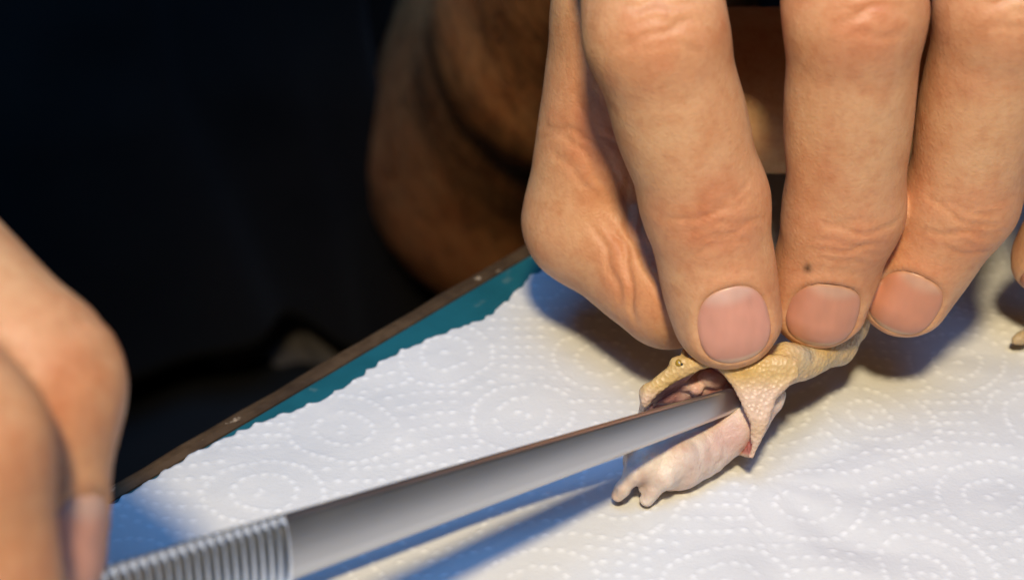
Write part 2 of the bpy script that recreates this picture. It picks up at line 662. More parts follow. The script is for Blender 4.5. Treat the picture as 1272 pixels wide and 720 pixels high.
class Finger:
    def __init__(self, joints, radii, dorsal, flat=0.92):
        """joints tip -> base; radii alike; dorsal = rough direction the nail faces."""
        self.j = [np.asarray(q, float) for q in joints]
        self.r = radii
        self.n = []
        for k in range(len(joints) - 1):
            ax = unit(self.j[k] - self.j[k + 1])
            d = np.asarray(dorsal[k] if isinstance(dorsal, list) else dorsal, float)
            self.n.append(unit(d - ax * (d @ ax)))
        self.flat = flat

    def sdf(self, p):
        # far from the finger a bounding-sphere distance is enough
        c = np.mean(self.j, axis=0)
        R = max(np.linalg.norm(q - c) + r for q, r in zip(self.j, self.r)) + 2
        far = np.linalg.norm(p - c.astype(np.float32), axis=1) - R
        near = far < 12
        out = far
        if near.any():
            out[near] = self.exact(p[near])
        return out

    def exact(self, p):
        d = None
        for k in range(len(self.j) - 1):
            fl = self.flat if k == 0 else 0.97
            e = fseg(p, self.j[k], self.j[k + 1], self.r[k], self.r[k + 1], self.n[k], fl)
            d = e if d is None else smin(d, e, 2.2)
        # fleshy pad under the end joint and mid segments
        ax = unit(self.j[0] - self.j[1])
        L = np.linalg.norm(self.j[0] - self.j[1])
        d = smin(d, ell(p, self.j[1] + ax * L * 0.62 - self.n[0] * self.r[0] * 0.25,
                        V(L * 0.75, self.r[0] * 0.98, self.r[0] * 0.9),
                        np.stack([ax, np.cross(self.n[0], ax), self.n[0]])), 2.0)
        for k in range(1, len(self.j) - 1):
            a, b = self.j[k], self.j[k + 1]
            c = (a + b) / 2 - self.n[k] * self.r[k] * 0.18
            ax2 = unit(a - b)
            d = smin(d, ell(p, c, V(np.linalg.norm(a - b) * 0.46, self.r[k] * 0.98, self.r[k] * 0.97),
                            np.stack([ax2, np.cross(self.n[k], ax2), self.n[k]])), 2.0)
        return d


class Nail:
    def __init__(self, fing, centre_off, length, width, tilt=0.0):
        ax = unit(fing.j[0] - fing.j[1])
        n = fing.n[0]
        if tilt:
            n = unit(n + np.cross(n, ax) * tilt)
        self.ax, self.n = ax, n
        self.side = np.cross(n, ax)
        self.c = fing.j[0] + ax * centre_off
        self.L, self.W, self.r = length, width, fing.r[0]

    def uv(self, p):
        q = p - self.c
        return q @ self.ax, q @ self.side, q @ self.n

    def outline(self, u, v):
        """<0 inside the nail, roughly in mm."""
        uu = np.abs(u) / (self.L / 2)
        wprof = self.W / 2 * (1 - 0.08 * np.clip(-u / (self.L / 2), -1, 1))
        vv = np.abs(v) / wprof
        k = (uu ** 2.5 + vv ** 2.5) ** (1 / 2.5)
        return (k - 1) * min(self.L, self.W) / 2


def skin_displace(vp, g, nails, creases, keep_off=None):
    d = np.zeros(len(vp))
    for nl in nails:
        u, v, w = nl.uv(vp)
        near = (np.abs(u) < nl.L) & (np.abs(v) < nl.W * 0.9) & (w > nl.r * 0.12)
        o = nl.outline(u, v)
        facing = sstep(0.05, 0.35, g @ nl.n)
        dd = -0.6 * sstep(0.2, -0.4, o) + 0.24 * np.exp(-((o - 0.7) / 0.7) ** 2) * (0.35 + 0.65 * sstep(nl.L * 0.5, nl.L * 0.15, u))
        d += np.where(near, dd * facing, 0)
    for (c, ax, n, lines, amp, wid, seed) in creases:
        q = vp - c
        u = q @ ax
        s = np.cross(n, ax)
        v = q @ s
        near = (np.abs(u) < 9) & (np.linalg.norm(q, axis=1) < 18)
        if not near.any():
            continue
        fac = sstep(-0.1, 0.5, g @ n) * near
        if keep_off is not None and seed in (2.2, 0.7):
            fac = fac * keep_off
        for k, (off, a, ext) in enumerate(lines):
            wob = 0.5 * np.sin(v * 0.42 + seed + k * 1.7) + 0.22 * np.sin(v * 1.3 + seed * 2 + k) + 0.035 * v * v * (1 if off > 0 else -1)
            d -= fac * amp * a * np.exp(-((u - off - wob) / wid) ** 2) * sstep(ext, ext * 0.45, np.abs(v + 1.4 * math.sin(seed * 3 + k * 2.1)))
    d += 0.05 * vnoise(vp, 4.5, 11) + 0.035 * vnoise(vp, 1.9, 12)
    return vp + g * d[:, None]


def knuckle_lines(seed):
    return [(-3.4, 0.45, 4.0), (-2.2, 0.7, 5.0), (-1.1, 1.0, 6.5), (0.1, 0.7, 5.5), (1.1, 0.9, 6.0), (2.2, 0.55, 4.0), (3.3, 0.6, 4.5)]


TOCAM = -FWD
# ---- hand at the right of the picture: pinches the snake
index = Finger([P(903, 392, 206), P(876, 252, 201), P(814, 40, 190), V(14, 206, 84)], [7.1, 7.75, 8.35, 10.0], TOCAM, 0.9)
middle = Finger([P(1016, 374, 212), P(1048, 262, 205), P(1062, 15, 189), V(39, 209, 89)], [6.5, 7.45, 8.2, 10.0], TOCAM, 0.92)
ring = Finger([P(1124, 362, 215), P(1194, 248, 207), P(1250, 5, 190), V(61, 211, 86)], [6.3, 7.2, 8.2, 9.6], TOCAM, 0.92)
pinky = Finger([P(1310, 322, 226), P(1368, 240, 217), P(1400, 80, 206), V(82, 213, 77)], [6.0, 6.8, 7.6, 9.0], TOCAM, 0.9)
thumb = Finger([P(826, 366, 218), P(727, 276, 225), P(780, 15, 215), V(22, 236, 70)], [7.8, 8.9, 10.4, 14.0],
               [V(-0.75, -0.2, -0.1), V(-0.9, -0.3, 0.2), V(-0.9, -0.3, 0.2)], 0.92)
WR = V(40, 268, 78)
ELB = V(4, 458, -124)
SHO = V(52, 640, 170)


def left_hand(p):
    df = index.sdf(p)
    for f in (middle, ring, pinky):
        df = smin(df, f.sdf(p), 0.8)
    palm = seg(p, index.j[3], WR + V(-14, 0, 3), 12, 16)
    for a, o in ((middle.j[3], -4), (ring.j[3], 6), (pinky.j[3], 14)):
        palm = smin(palm, seg(p, a, WR + V(o, 0, 0), 11, 16), 6)
    palm = smin(palm, seg(p, index.j[3], pinky.j[3], 9.5, 9), 5)
    palm = smin(palm, seg(p, V(34, 221, 27), V(70, 221, 27), 13, 13), 8)
    # webs between the finger roots, extended forward to shade the palm in the gap
    for a, b in ((index, middle), (middle, ring), (ring, pinky)):
        c1 = a.j[3] * 0.45 + a.j[2] * 0.55
        c2 = b.j[3] * 0.45 + b.j[2] * 0.55
        e1 = a.j[3] * 0.12 + a.j[2] * 0.88
        e2 = b.j[3] * 0.12 + b.j[2] * 0.88
        palm = smin(palm, seg(p, e1 + V(0, 10, 0), e2 + V(0, 10, 0), 3.0, 3.0), 9)
        palm = smin(palm, seg(p, e1 + V(0, 17, 1), e2 + V(0, 17, 1), 5.0, 5.0), 9)
        palm = smin(palm, seg(p, c1 + V(0, 4, -2), c2 + V(0, 4, -2), 5.0, 5.0), 4)
    d = smin(df, palm, 6)
    th = thumb.sdf(p)
    th = smin(th, seg(p, thumb.j[3], WR + V(-12, -4, -8), 14, 17), 8)
    web = seg(p, thumb.j[2] * 0.75 + thumb.j[3] * 0.25 + V(2, 4, 2), index.j[3] * 0.75 + index.j[2] * 0.25 + V(0, 4, -4), 6.5, 7)
    th = smin(th, web, 9)
    # soft fold of flesh beside the thumb's bent joint
    d = smin(d, th, 2.5)
    fore = seg(p, WR, WR * 0.75 + ELB * 0.25, 25, 30)
    return smin(d, fore, 14)


vpA, qA, gA = mesh_sdf(left_hand, V(-8, 152, -2), V(92, 203, 80), 0.46, B=10)
vpA2, qA2, gA2 = mesh_sdf(left_hand, V(-22, 150, -4), V(104, 296, 112), 1.5, B=8)
keep = ~((vpA2[:, 1] < 201) & (vpA2[:, 0] < 89.5) & (vpA2[:, 2] < 77) & (vpA2[:, 0] > -6))
qA2 = qA2[keep[qA2].any(1)]
qA = np.concatenate([qA, qA2 + len(vpA)])
vpA = np.concatenate([vpA, vpA2])
gA = np.concatenate([gA, gA2])
nails_left = [Nail(index, -0.7, 11.0, 9.5), Nail(middle, -1.0, 10.6, 9.6, 0.05), Nail(ring, -0.8, 10.2, 9.2, -0.05), Nail(pinky, 0.8, 9.0, 8.0)]
creases = []
for k, f in enumerate((index, middle, ring, pinky)):
    for jn in (1, 2):
        ax = unit(f.j[jn - 1] - f.j[jn + 1])
        n = unit(f.n[jn - 1] + f.n[min(jn, 2)])
        n = unit(n - ax * (n @ ax))
        creases.append((f.j[jn], ax, n, knuckle_lines(k), 0.25 if jn == 1 else 0.28, 0.34 if jn == 1 else 0.5, k * 1.3 + jn))
# folds at the thumb: skin bunches beside the bent joint and in the web
tf = P(782, 318, 210)
creases.append((tf, unit(P(735, 330, 225) - P(800, 300, 222)), unit(TOCAM), [(-2.2, 1.0, 9), (-0.4, 1.2, 10), (1.5, 0.9, 8), (3.4, 0.6, 7)], 0.55, 0.55, 2.2))
wf = P(735, 165, 206)
creases.append((wf, unit(P(700, 180, 222) - P(760, 120, 222)), unit(TOCAM + V(-.3, 0, 0)), [(-3.5, 0.7, 7), (-1.5, 1.0, 9), (0.5, 1.0, 9), (2.2, 0.8, 8), (4.2, 0.6, 7)], 0.30, 0.5, 0.7))
nvpA = skin_displace(vpA, gA, nails_left, creases, chunked(index.sdf, vpA) > 0.9)


def redness(vp, spots):
    w = np.zeros(len(vp))
    for (c, r, a) in spots:
        w = np.maximum(w, a * np.exp(-(np.linalg.norm(vp - c, axis=1) / r) ** 2))
    return w


def skin_cols(vp, red_spots, pale_spots):
    c = np.tile(SKIN, (len(vp), 1))
    m = np.clip(0.5 + 0.5 * vnoise(vp, 16, 21), 0, 1) * 0.35
    c = c * (1 - m[:, None]) + PALE * m[:, None]
    w = np.clip(redness(vp, red_spots) * (0.8 + 0.35 * vnoise(vp, 5, 22) + 0.2 * vnoise(vp, 2, 23)), 0, 1)[:, None]
    c = c * (1 - w) + RED * w
    w = np.clip(redness(vp, pale_spots), 0, 1)[:, None]
    c = c * (1 - w) + PALE * w
    return c


redA = []
paleA = []
for f in (index, middle, ring, pinky):
    redA += [(f.j[1] + f.n[0] * f.r[1], 10, 0.75), (f.j[2] + f.n[1] * f.r[2], 11, 0.65),
             (f.j[0] + f.n[0] * 4 - unit(f.j[0] - f.j[1]) * 7, 6, 0.75), (f.j[0], 9, 0.55)]
    paleA += [((f.j[1] + f.j[2]) / 2 + f.n[1] * f.r[1], 8, 0.5)]
redA += [(wf, 12, 0.85), (tf, 9, 0.7), (thumb.j[1] + V(-4, -4, 0), 9, 0.45), (thumb.j[0], 10, 0.4)]
paleA += [(index.j[0] + unit(index.j[0] - index.j[1]) * 7, 4.5, 0.7)]
colA = skin_cols(nvpA, redA, paleA)
mole = P(1003, 333, 200)
dm = nvpA - CAMP
dm = dm / np.linalg.norm(dm, axis=1)[:, None]
mdir = unit(mole - CAMP)
wm = np.exp(-((1 - dm @ mdir) / (0.5 * (0.55 / 203) ** 2)))[:, None]
colA = colA * (1 - 0.85 * wm)

# ---- hand at the left: holds the tweezers, close to the lens
r_index = Finger([P(28, 690, 144), P(36, 480, 145), P(-190, 250, 154), V(-112, 160, 84)], [7.7, 8.6, 9.5, 10.5],
                 [V(0.9, -0.35, 0.15), V(0.75, -0.3, 0.6), V(0.3, -0.3, 0.9)], 0.92)
r_middle = Finger([P(-30, 800, 131), P(-68, 560, 130), P(-260, 300, 140), V(-124, 146, 78)], [7.6, 8.4, 9.4, 10.5],
                  [V(0.6, -0.6, 0.15), V(0.5, -0.5, 0.6), V(0.2, -0.4, 0.9)], 0.92)
r_ring = Finger([V(-72, 72, 32), V(-84, 76, 48), V(-110, 100, 60), V(-134, 134, 68)], [7, 7.8, 8.8, 10], V(0.2, -0.9, 0.3))
r_pinky = Finger([V(-84, 66, 22), V(-96, 72, 36), V(-118, 94, 46), V(-142, 124, 56)], [6, 6.8, 7.6, 9], V(0.1, -0.9, 0.3))
r_thumb = Finger([P(-40, 672, 176), V(-72, 122, 62), V(-104, 150, 62), V(-140, 170, 70)], [8.2, 9.2, 10.5, 14], V(0.2, 0.7, 0.7))
WR2 = V(-182, 186, 76)
ELB2 = V(-385, 330, 10)
SHO2 = V(-400, 600, 190)


def right_hand(p):
    df = r_index.sdf(p)
    for f in (r_middle, r_ring, r_pinky):
        df = smin(df, f.sdf(p), 0.8)
    palm = seg(p, r_index.j[3], WR2, 11, 18)
    for f in (r_middle, r_ring, r_pinky):
        palm = smin(palm, seg(p, f.j[3], WR2, 11, 18), 6)
    d = smin(df, palm, 6)
    th = r_thumb.sdf(p)
    th = smin(th, seg(p, r_thumb.j[3], WR2, 14, 18), 8)
    d = smin(d, th, 3)
    return smin(d, seg(p, WR2, WR2 * 0.8 + ELB2 * 0.2, 25, 29), 12)


vpB, qB, gB = mesh_sdf(right_hand, V(-232, 40, 0), V(-20, 240, 116), 1.1, B=8)
nails_right = [Nail(r_index, -0.2, 11.5, 10.0)]
creases = []
for k, f in enumerate((r_index, r_middle)):
    ax = unit(f.j[0] - f.j[2])
    n = unit(f.n[0] + f.n[1])
    n = unit(n - ax * (n @ ax))
    creases.append((f.j[1], ax, n, knuckle_lines(k), 0.3, 0.7, 0.4 + k))
nvpB = skin_displace(vpB, gB, nails_right, creases)
redB = [(r_index.j[1] + r_index.n[0] * 7, 10, 0.45), (r_index.j[0], 13, 0.7), (r_middle.j[0], 14, 0.7), (r_middle.j[1], 12, 0.6)]
colB = skin_cols(nvpB, redB, [])


# ---- arms and trunk, coarser, inside the same body mesh
def arms(p):
    d = seg(p, WR * 0.86 + ELB * 0.14, WR * 0.45 + ELB * 0.55, 26.5, 38)
    d = smin(d, seg(p, WR * 0.45 + ELB * 0.55, ELB, 38, 44), 10)
    d = smin(d, seg(p, ELB + V(0, 6, 0), SHO, 45, 56), 42)
    d = smin(d, seg(p, SHO, V(-110, 600, 190), 54, 60), 20)
    e = seg(p, WR2 * 0.9 + ELB2 * 0.1, WR2 * 0.5 + ELB2 * 0.5, 25.5, 36)
    e = smin(e, seg(p, WR2 * 0.5 + ELB2 * 0.5, ELB2, 36, 42), 10)
    e = smin(e, seg(p, ELB2, SHO2, 44, 54), 16)
    t = ell(p, V(-215, 590, 60), V(165, 95, 250))
    return smin(smin(d, t, 12), smin(e, t, 12), 2)


vpC, qC, gC = mesh_sdf(arms, V(-470, 170, -210), V(80, 720, 330), 3.2, B=10)
fold = 0.15 * vnoise(vpC, 14, 31) + 0.2 * vnoise(vpC, 7, 32)
nvpC = vpC + gC * fold[:, None]
colC = skin_cols(nvpC, [(ELB + V(-25, -25, 0), 40, 0.35)], [])
# tanned, mottled forearm skin; part of the arm's shade is put into the colour
mot = np.clip(0.5 + 0.5 * vnoise(nvpC, 18, 41) + 0.35 * vnoise(nvpC, 7, 42), 0, 1)[:, None]
colC = colC * V(1.0, 0.76, 0.52) * (1 - mot * V(0.25, 0.32, 0.35))
verts = np.concatenate([nvpA, nvpB, nvpC])
quads = np.concatenate([qA, qB + len(nvpA), qC + len(nvpA) + len(nvpB)])
body = mesh_obj("body", verts, quads, M_SKIN, person, cols=np.concatenate([colA, colB, colC]))


def build_nail(nl, sdf, tint=V(1, 1, 1)):
    nu, nv = 30, 26
    vs, cs = [], []
    us = np.linspace(-1, 1, nu)
    vv = np.linspace(-1, 1, nv)
    pts = []
    for a in us:
        for b in vv:
            # square -> superellipse outline
            u = a * math.sqrt(max(1 - 0.425 * b * b, 0))
            v = b * math.sqrt(max(1 - 0.425 * a * a, 0))
            pts.append((u, v))
    pts = np.array(pts)
    u = pts[:, 0] * nl.L / 2 * 1.02
    v = pts[:, 1] * nl.W / 2 * 1.02
    p = nl.c + u[:, None] * nl.ax + v[:, None] * nl.side + nl.n * (nl.r + 4)
    for _ in range(40):
        d = chunked(sdf, p)
        p = p - nl.n * (np.clip(d, -1, 2) * 0.8)[:, None]
    rim = nl.outline(u, v)
    lift = 0.0 - 0.30 * sstep(-0.35, 0.1, rim) * sstep(nl.L * 0.5, nl.L * 0.3, u) - 0.14 * sstep(nl.L * 0.36, nl.L * 0.5, u)
    # smooth dome across the plate
    lift = lift + 0.05 * (1 - pts[:, 1] ** 2)
    p = p + nl.n * lift[:, None]
    base = V(0.60, 0.285, 0.205)
    lun = V(0.63, 0.39, 0.31)
    tipc = V(0.66, 0.47, 0.33)
    edge = V(0.50, 0.27, 0.17)
    c = np.tile(base, (len(p), 1))
    lw = sstep(-nl.L * 0.22, -nl.L * 0.40, u + 0.06 * v * v)[:, None]
    c = c * (1 - lw) + lun * lw
    tw = sstep(nl.L * 0.40, nl.L * 0.455, u + 0.03 * v * v)[:, None]
    c = c * (1 - tw) + tipc * tw
    ew = (sstep(-0.5, -0.05, rim) * 0.5)[:, None]
    c = c * (1 - ew) + edge * ew
    c = c * (1 + 0.07 * vnoise(p, 1.5, 51) + 0.05 * vnoise(p * V(1, 1, 0.3), 0.6, 52))[:, None] * tint
    top = len(p)
    under = p - nl.n * 0.35
    idx = np.arange(nu * nv).reshape(nu, nv)
    q = np.stack([idx[:-1, :-1].ravel(), idx[1:, :-1].ravel(), idx[1:, 1:].ravel(), idx[:-1, 1:].ravel()], 1)
    q2 = q[:, ::-1] + top
    loop = list(idx[0, :]) + list(idx[1:, -1]) + list(idx[-1, -2::-1]) + list(idx[-2:0:-1, 0])
    wall = np.array([(loop[k], loop[(k + 1) % len(loop)], loop[(k + 1) % len(loop)] + top, loop[k] + top) for k in range(len(loop))])
    mesh_obj("fingernail", np.concatenate([p, under]), np.concatenate([q, q2, wall]), M_NAIL, body, cols=np.concatenate([c, c]))


for nl, tint in zip(nails_left, (V(1.05, 1.03, 1.05), V(0.97, 0.88, 0.76), V(0.98, 0.87, 0.72), V(0.98, 0.9, 0.8))):
    build_nail(nl, left_hand, tint)
build_nail(nails_right[0], right_hand)

# ---- dark hairs on the forearm and elbow
idx = RNG.choice(len(nvpC), 30000)
hv, hf = [], []
cnt = 0
for i in idx:
    p = nvpC[i]
    if p[0] < -70 or p[1] > 520 or p[1] < 285 or p[2] > 60:
        continue
    n = gC[i]
    if n @ unit(CAMP - p) < -0.25:
        continue
    if vnoise(p[None], 22, 61)[0] < 0.0 and random.random() < 0.5:
        continue
    cnt += 1
    if cnt > 2200:
        break
    down = unit(WR - ELB)
    t = unit(down + 0.5 * np.cross(n, down) + RNG.normal(0, 0.25, 3))
    t = unit(t - n * (t @ n))
    L = random.uniform(7, 15)
    s = unit(np.cross(n, t))
    b = len(hv)
    pts = [p - n * 0.4, p + t * L * 0.4 + n * L * 0.18, p + t * L * 0.75 + n * L * 0.22, p + t * L + n * L * 0.14]
    for q, w in zip(pts, (0.10, 0.09, 0.06, 0.02)):
        hv += [q - s * w, q + s * w, q + n * w * 1.5]
    for k in range(3):
        for e in range(3):
            hf.append((b + 3 * k + e, b + 3 * k + (e + 1) % 3, b + 3 * k + 3 + (e + 1) % 3, b + 3 * k + 3 + e))
hair = mesh_obj("arm_hair", hv, hf, M_HAIR, body)
hair["kind"] = "stuff"


# ---- clothing
def loft(name, rings, nseg, material, folds, parent=person, hem=None):
    """rings: (centre xyz, rx, ry); folds(p, ang, f) -> outward displacement."""
    vs = []
    nr = len(rings)
    for i, (c, rx, ry) in enumerate(rings):
        for k in range(nseg):
            a = 2 * math.pi * k / nseg
            e = 0.85
            x = math.copysign(abs(math.cos(a)) ** e, math.cos(a))
            y = math.copysign(abs(math.sin(a)) ** e, math.sin(a))
            vs.append((c[0] + rx * x, c[1] + ry * y, c[2]))
    vs = np.array(vs, dtype=float)
    ang = np.tile(np.linspace(0, 2 * math.pi, nseg, endpoint=False), nr)
    f = np.repeat(np.linspace(0, 1, nr), nseg)
    d = folds(vs, ang, f)
    vs[:, 0] += d * np.cos(ang)
    vs[:, 1] += d * np.sin(ang)
    if hem is not None:
        vs[:, 2] += hem(vs) * np.clip(1 - f / 0.3, 0, 1)
    idx = np.arange(nr * nseg).reshape(nr, nseg)
    nxt = np.roll(idx, -1, axis=1)
    q = np.stack([idx[:-1].ravel(), nxt[:-1].ravel(), nxt[1:].ravel(), idx[1:].ravel()], 1)
    o = mesh_obj(name, vs, q, material, parent)
    s = o.modifiers.new("thickness", 'SOLIDIFY')
    s.thickness = 0.0012
    s.offset = 0
    return o


def interp_rings(keys, n):
    zs = np.array([k[0] for k in keys], float)
    out = []
    for z in np.linspace(zs[0], zs[-1], n):
        cx = np.interp(z, zs, [k[1] for k in keys])
        cy = np.interp(z, zs, [k[2] for k in keys])
        out.append(((cx, cy, z), np.interp(z, zs, [k[3] for k in keys]), np.interp(z, zs, [k[4] for k in keys])))
    return out


def shirt_folds(v, a, f):
    d = 5.0 * np.sin(a * 11 + 2.0 * np.sin(f * 5)) * (1 - 0.5 * f) + 3.2 * np.sin(a * 23 + 3 * np.sin(f * 4 + a))
    d += 4 * vnoise(v, 60, 71) + 2.0 * vnoise(v, 24, 72)
    return d


shirt = loft("shirt", interp_rings([(-196, -206, 520, 182, 132), (-90, -212, 524, 182, 136), (60, -212, 560, 185, 125), (330, -215, 600, 190, 110)], 90), 200, M_SHIRT, shirt_folds,
             hem=lambda v: 30 * (1 - sstep(-80, -40, v[:, 0])) + 5 * np.sin(v[:, 0] * 0.06))


def sleeve(name, a, b, ra, rb):
    pts = [a + (b - a) * t for t in np.linspace(0, 1, 24)]
    vs, fs = tube(pts, [ra + (rb - ra) * t for t in np.linspace(0, 1, 24)], 40, caps=False)
    vs = np.array(vs)
    vs += (vnoise(vs, 22, 81) * 3)[:, None] * V(1, 0.4, 0.3)
    o = mesh_obj(name, vs, np.array(fs), M_SHIRT, shirt)
    s = o.modifiers.new("thickness", 'SOLIDIFY')
    s.thickness = 0.0012
    return o


sleeve("sleeve", ELB * 0.58 + SHO * 0.42, SHO + V(-10, 5, 40), 58, 66)
sleeve("sleeve", ELB2 * 0.58 + SHO2 * 0.42, SHO2 + V(10, 5, 40), 58, 66)


# pale grey hem of an undershirt showing below the black one
uv_, uq_ = [], []
nxu, nzu = 40, 16
for i in range(nxu):
    x = -96 + 44 * i / (nxu - 1)
    for k in range(nzu):
        z = -232 + 78 * k / (nzu - 1)
        e = max(1 - ((x + 215) / 215.0) ** 2, 0.0)
        uv_.append((x + 3.0 * math.sin(k * 0.5) - 0.14 * (z + 232), 533 - 126 * math.sqrt(e) + 2.5 * math.sin(i * 0.5 + k * 0.2), z))
for i in range(nxu - 1):
    for k in range(nzu - 1):
        uq_.append((i * nzu + k, (i + 1) * nzu + k, (i + 1) * nzu + k + 1, i * nzu + k + 1))
us_ = mesh_obj("undershirt", uv_, uq_, M_GREYCLOTH, person)
us_m = us_.modifiers.new("thickness", 'SOLIDIFY')
us_m.thickness = 0.001


# seated lap in dark trousers
def lap(p):
    d = ell(p, V(-205, 545, -260), V(160, 115, 70))
    d = smin(d, seg(p, V(-290, 500, -268), V(-300, 60, -245), 76, 62), 30)
    d = smin(d, seg(p, V(-110, 500, -268), V(-60, 70, -245), 76, 62), 30)
    return d


v_, q_, g_ = mesh_sdf(lap, V(-400, -20, -320), V(80, 690, -100), 5.0, B=8)
v_ = v_ + g_ * (2.5 * vnoise(v_, 30, 91) + 1.2 * vnoise(v_, 11, 92))[:, None]
mesh_obj("trousers", v_, q_, M_TROUSER, person)

# ------------------------------------------------------------------ tweezers
tweezers = empty("tweezers", (0, 0, 0))
tag(tweezers, "steel tweezers with a ridged grip, tips inside the snake's mouth", "tweezers")


def tweezer_arm(path, widths, thick, wdir, fdir, parent):
    """path: list of points; cross-section flat face towards fdir with a bevel on the lower edge."""
    n = len(path)
    vs, fs = [], []
    for i, p in enumerate(path):
        w = widths[i] / 2
        th = thick[i]
        prof = [(w * 0.86, -th * 0.55), (w, -0.05 * th), (w * 0.93, 0.42 * th), (w * 0.8, 0.5 * th), (0, 0.54 * th), (-w * 0.52, 0.5 * th), (-w * 0.66, 0.43 * th), (-w * 0.98, -0.12 * th), (-w, -th * 0.3), (-w * 0.9, -th * 0.55)]
        for (a, b) in prof:
            vs.append(p + wdir * a + fdir * b)
    m = len(prof)
    for i in range(n - 1):
        for k in range(m):
            fs.append((i * m + k, (i + 1) * m + k, (i + 1) * m + (k + 1) % m, i * m + (k + 1) % m))
    fs.append(tuple(range(m)))
    fs.append(tuple(range((n - 1) * m, n * m))[::-1])
    return mesh_obj("arm", vs, fs, M_STEEL, parent)


tipN = P(926, 492, 210.5)
gripN = P(355, 681, 162)
axis = unit(gripN - tipN)
Lg = np.linalg.norm(gripN - tipN)
fdirN = unit(TOCAM - axis * (TOCAM @ axis))
fdirN = unit(fdirN + V(0, 0, 0.10))
fdirN = unit(fdirN - axis * (fdirN @ axis))
wdirN = unit(np.cross(axis, fdirN))
if wdirN[2] < 0:
    wdirN = -wdirN
TILT = math.radians(18)
wdirN, fdirN = wdirN * math.cos(TILT) + fdirN * math.sin(TILT), fdirN * math.cos(TILT) - wdirN * math.sin(TILT)
sep = unit(FWD - axis * (FWD @ axis))


def arm_path(side):
    out, wd, th = [], [], []
    total = Lg + 62
    for k in range(41):
        s = total * k / 40
        f = s / Lg
        off = 0.0 if side == 0 else 1.4 + 25.0 * math.sin(min(f / 1.5, 1) * math.pi * 0.62) ** 1.2
        p = tipN + axis * s
        p = p + unit(p - CAMP) * off
        out.append(p)
        wd.append((3.3 + 4.1 * min(f, 1.15) ** 0.85 if f > 0.02 else 2.6) * (1 if side == 0 else 0.74))
        th.append(1.0 + 0.6 * min(f, 1.2))
    return out, wd, th


for side in (0, 1):
    path, wd, th = arm_path(side)
    arm = tweezer_arm(path, wd, th, wdirN, fdirN if side == 0 else fdirN, tweezers)
    # ridged grip: half-round ridges across the outer face
    for k in range(28):
        s = Lg + 0.6 + k * 1.06
        f = s / Lg
        j = min(int(s / (Lg + 62) * 40), 39)
        t = s / (Lg + 62) * 40 - j
        c = path[j] * (1 - t) + path[j + 1] * t
        w = (3.3 + 4.1 * min(f, 1.15) ** 0.85) / 2 * 1.06 * (1 if side == 0 else 0.74)
        fd = fdirN if side == 0 else -fdirN
        vs, fs = [], []
        na, nw = 8, 7
        for a in range(na):
            ang = math.pi * a / (na - 1)
            for b in range(nw):
                e = -1 + 2 * b / (nw - 1)
                hgt = (0.46 if k else 0.7) * math.sin(ang) * (1 - 0.25 * e ** 4)
                vs.append(c + axis * (0.53 * math.cos(ang)) + wdirN * (e * w) + fd * (0.95 * (1 - 0.42 * e * e) + hgt - 0.1))
        for a in range(na - 1):
            for b in range(nw - 1):
                q = a * nw + b
                fs.append((q, q + 1, q + nw + 1, q + nw))
        for b in (0, nw - 1):
            fs.append(tuple(a * nw + b for a in range(na)))
        mesh_obj("grip_ridge", vs, fs, M_RIB, arm)

# ------------------------------------------------------------------ snake
T0 = 211.0
O0 = P(900, 480, T0)
KPX = F_PX / T0


def L3(px, py, c):
    """Point from a profile drawn at the head: pixel offsets at the head's own distance, c mm nearer the lens."""
    return O0 + RIGHT * ((px - 900) / KPX) + UP * ((480 - py) / KPX) + TOCAM * c


def to_local(p):
    q = p - O0.astype(np.float32)
    return q @ RIGHT.astype(np.float32), q @ UP.astype(np.float32), q @ TOCAM.astype(np.float32)


def pl(pts):
    return [((x - 900) / KPX, (480 - y) / KPX) for x, y in pts]


UJ = pl([(794, 494), (796, 482), (804, 470), (818, 458), (830, 450), (846, 443), (862, 443), (890, 444), (930, 446), (960, 442), (975, 446), (972, 464), (940, 476), (900, 468), (883, 458), (863, 462), (836, 472), (817, 484), (800, 500)])
UJC = pl([(800, 540), (809, 490), (826, 476), (850, 464), (884, 452), (910, 458), (940, 470), (935, 520), (860, 540)])
LJ = pl([(886, 452), (893, 464), (905, 483), (916, 505), (926, 530), (932, 552), (932, 566), (938, 566), (944, 545), (949, 520), (957, 493), (972, 478), (985, 466), (985, 444), (940, 440)])
LJC = pl([(870, 440), (898, 458), (922, 478), (934, 500), (938, 522), (937, 545), (933, 560), (905, 590), (850, 560)])
HW = 5.0
BODY = [L3(950, 460, -0.5), L3(978, 452, -1.0), L3(1000, 448, -2), L3(1032, 432, -5), L3(1070, 402, -10), V(58, 202, 30), V(80, 206, 38)]
BRAD = [2.8, 2.5, 2.5, 2.7, 3.2, 3.6, 3.8]
TAIL = [V(80, 206, 38), V(100, 205, 30), V(109, 200, 12), V(101, 195, 4.5), PZ(1335, 408, 3.4), PZ(1290, 413, 3.6), PZ(1262, 422, 3.1)]
TRAD = [3.8, 3.4, 2.9, 2.3, 1.7, 1.2, 0.7]



def smooth_path(pts, rad, n=3):
    """Catmull-Rom resampling of a path and its radii."""
    q = [pts[0]] + list(pts) + [pts[-1]]
    op, orr = [], []
    for i in range(len(pts) - 1):
        for k in range(n):
            t = k / n
            a, b, c, d = q[i], q[i + 1], q[i + 2], q[i + 3]
            op.append(0.5 * (2 * b + (c - a) * t + (2 * a - 5 * b + 4 * c - d) * t * t + (3 * b - a - 3 * c + d) * t ** 3))
            orr.append(rad[i] + (rad[i + 1] - rad[i]) * t)
    return op + [pts[-1]], orr + [rad[-1]]


BODY, BRAD = smooth_path(BODY + TAIL[1:], BRAD + TRAD[1:])


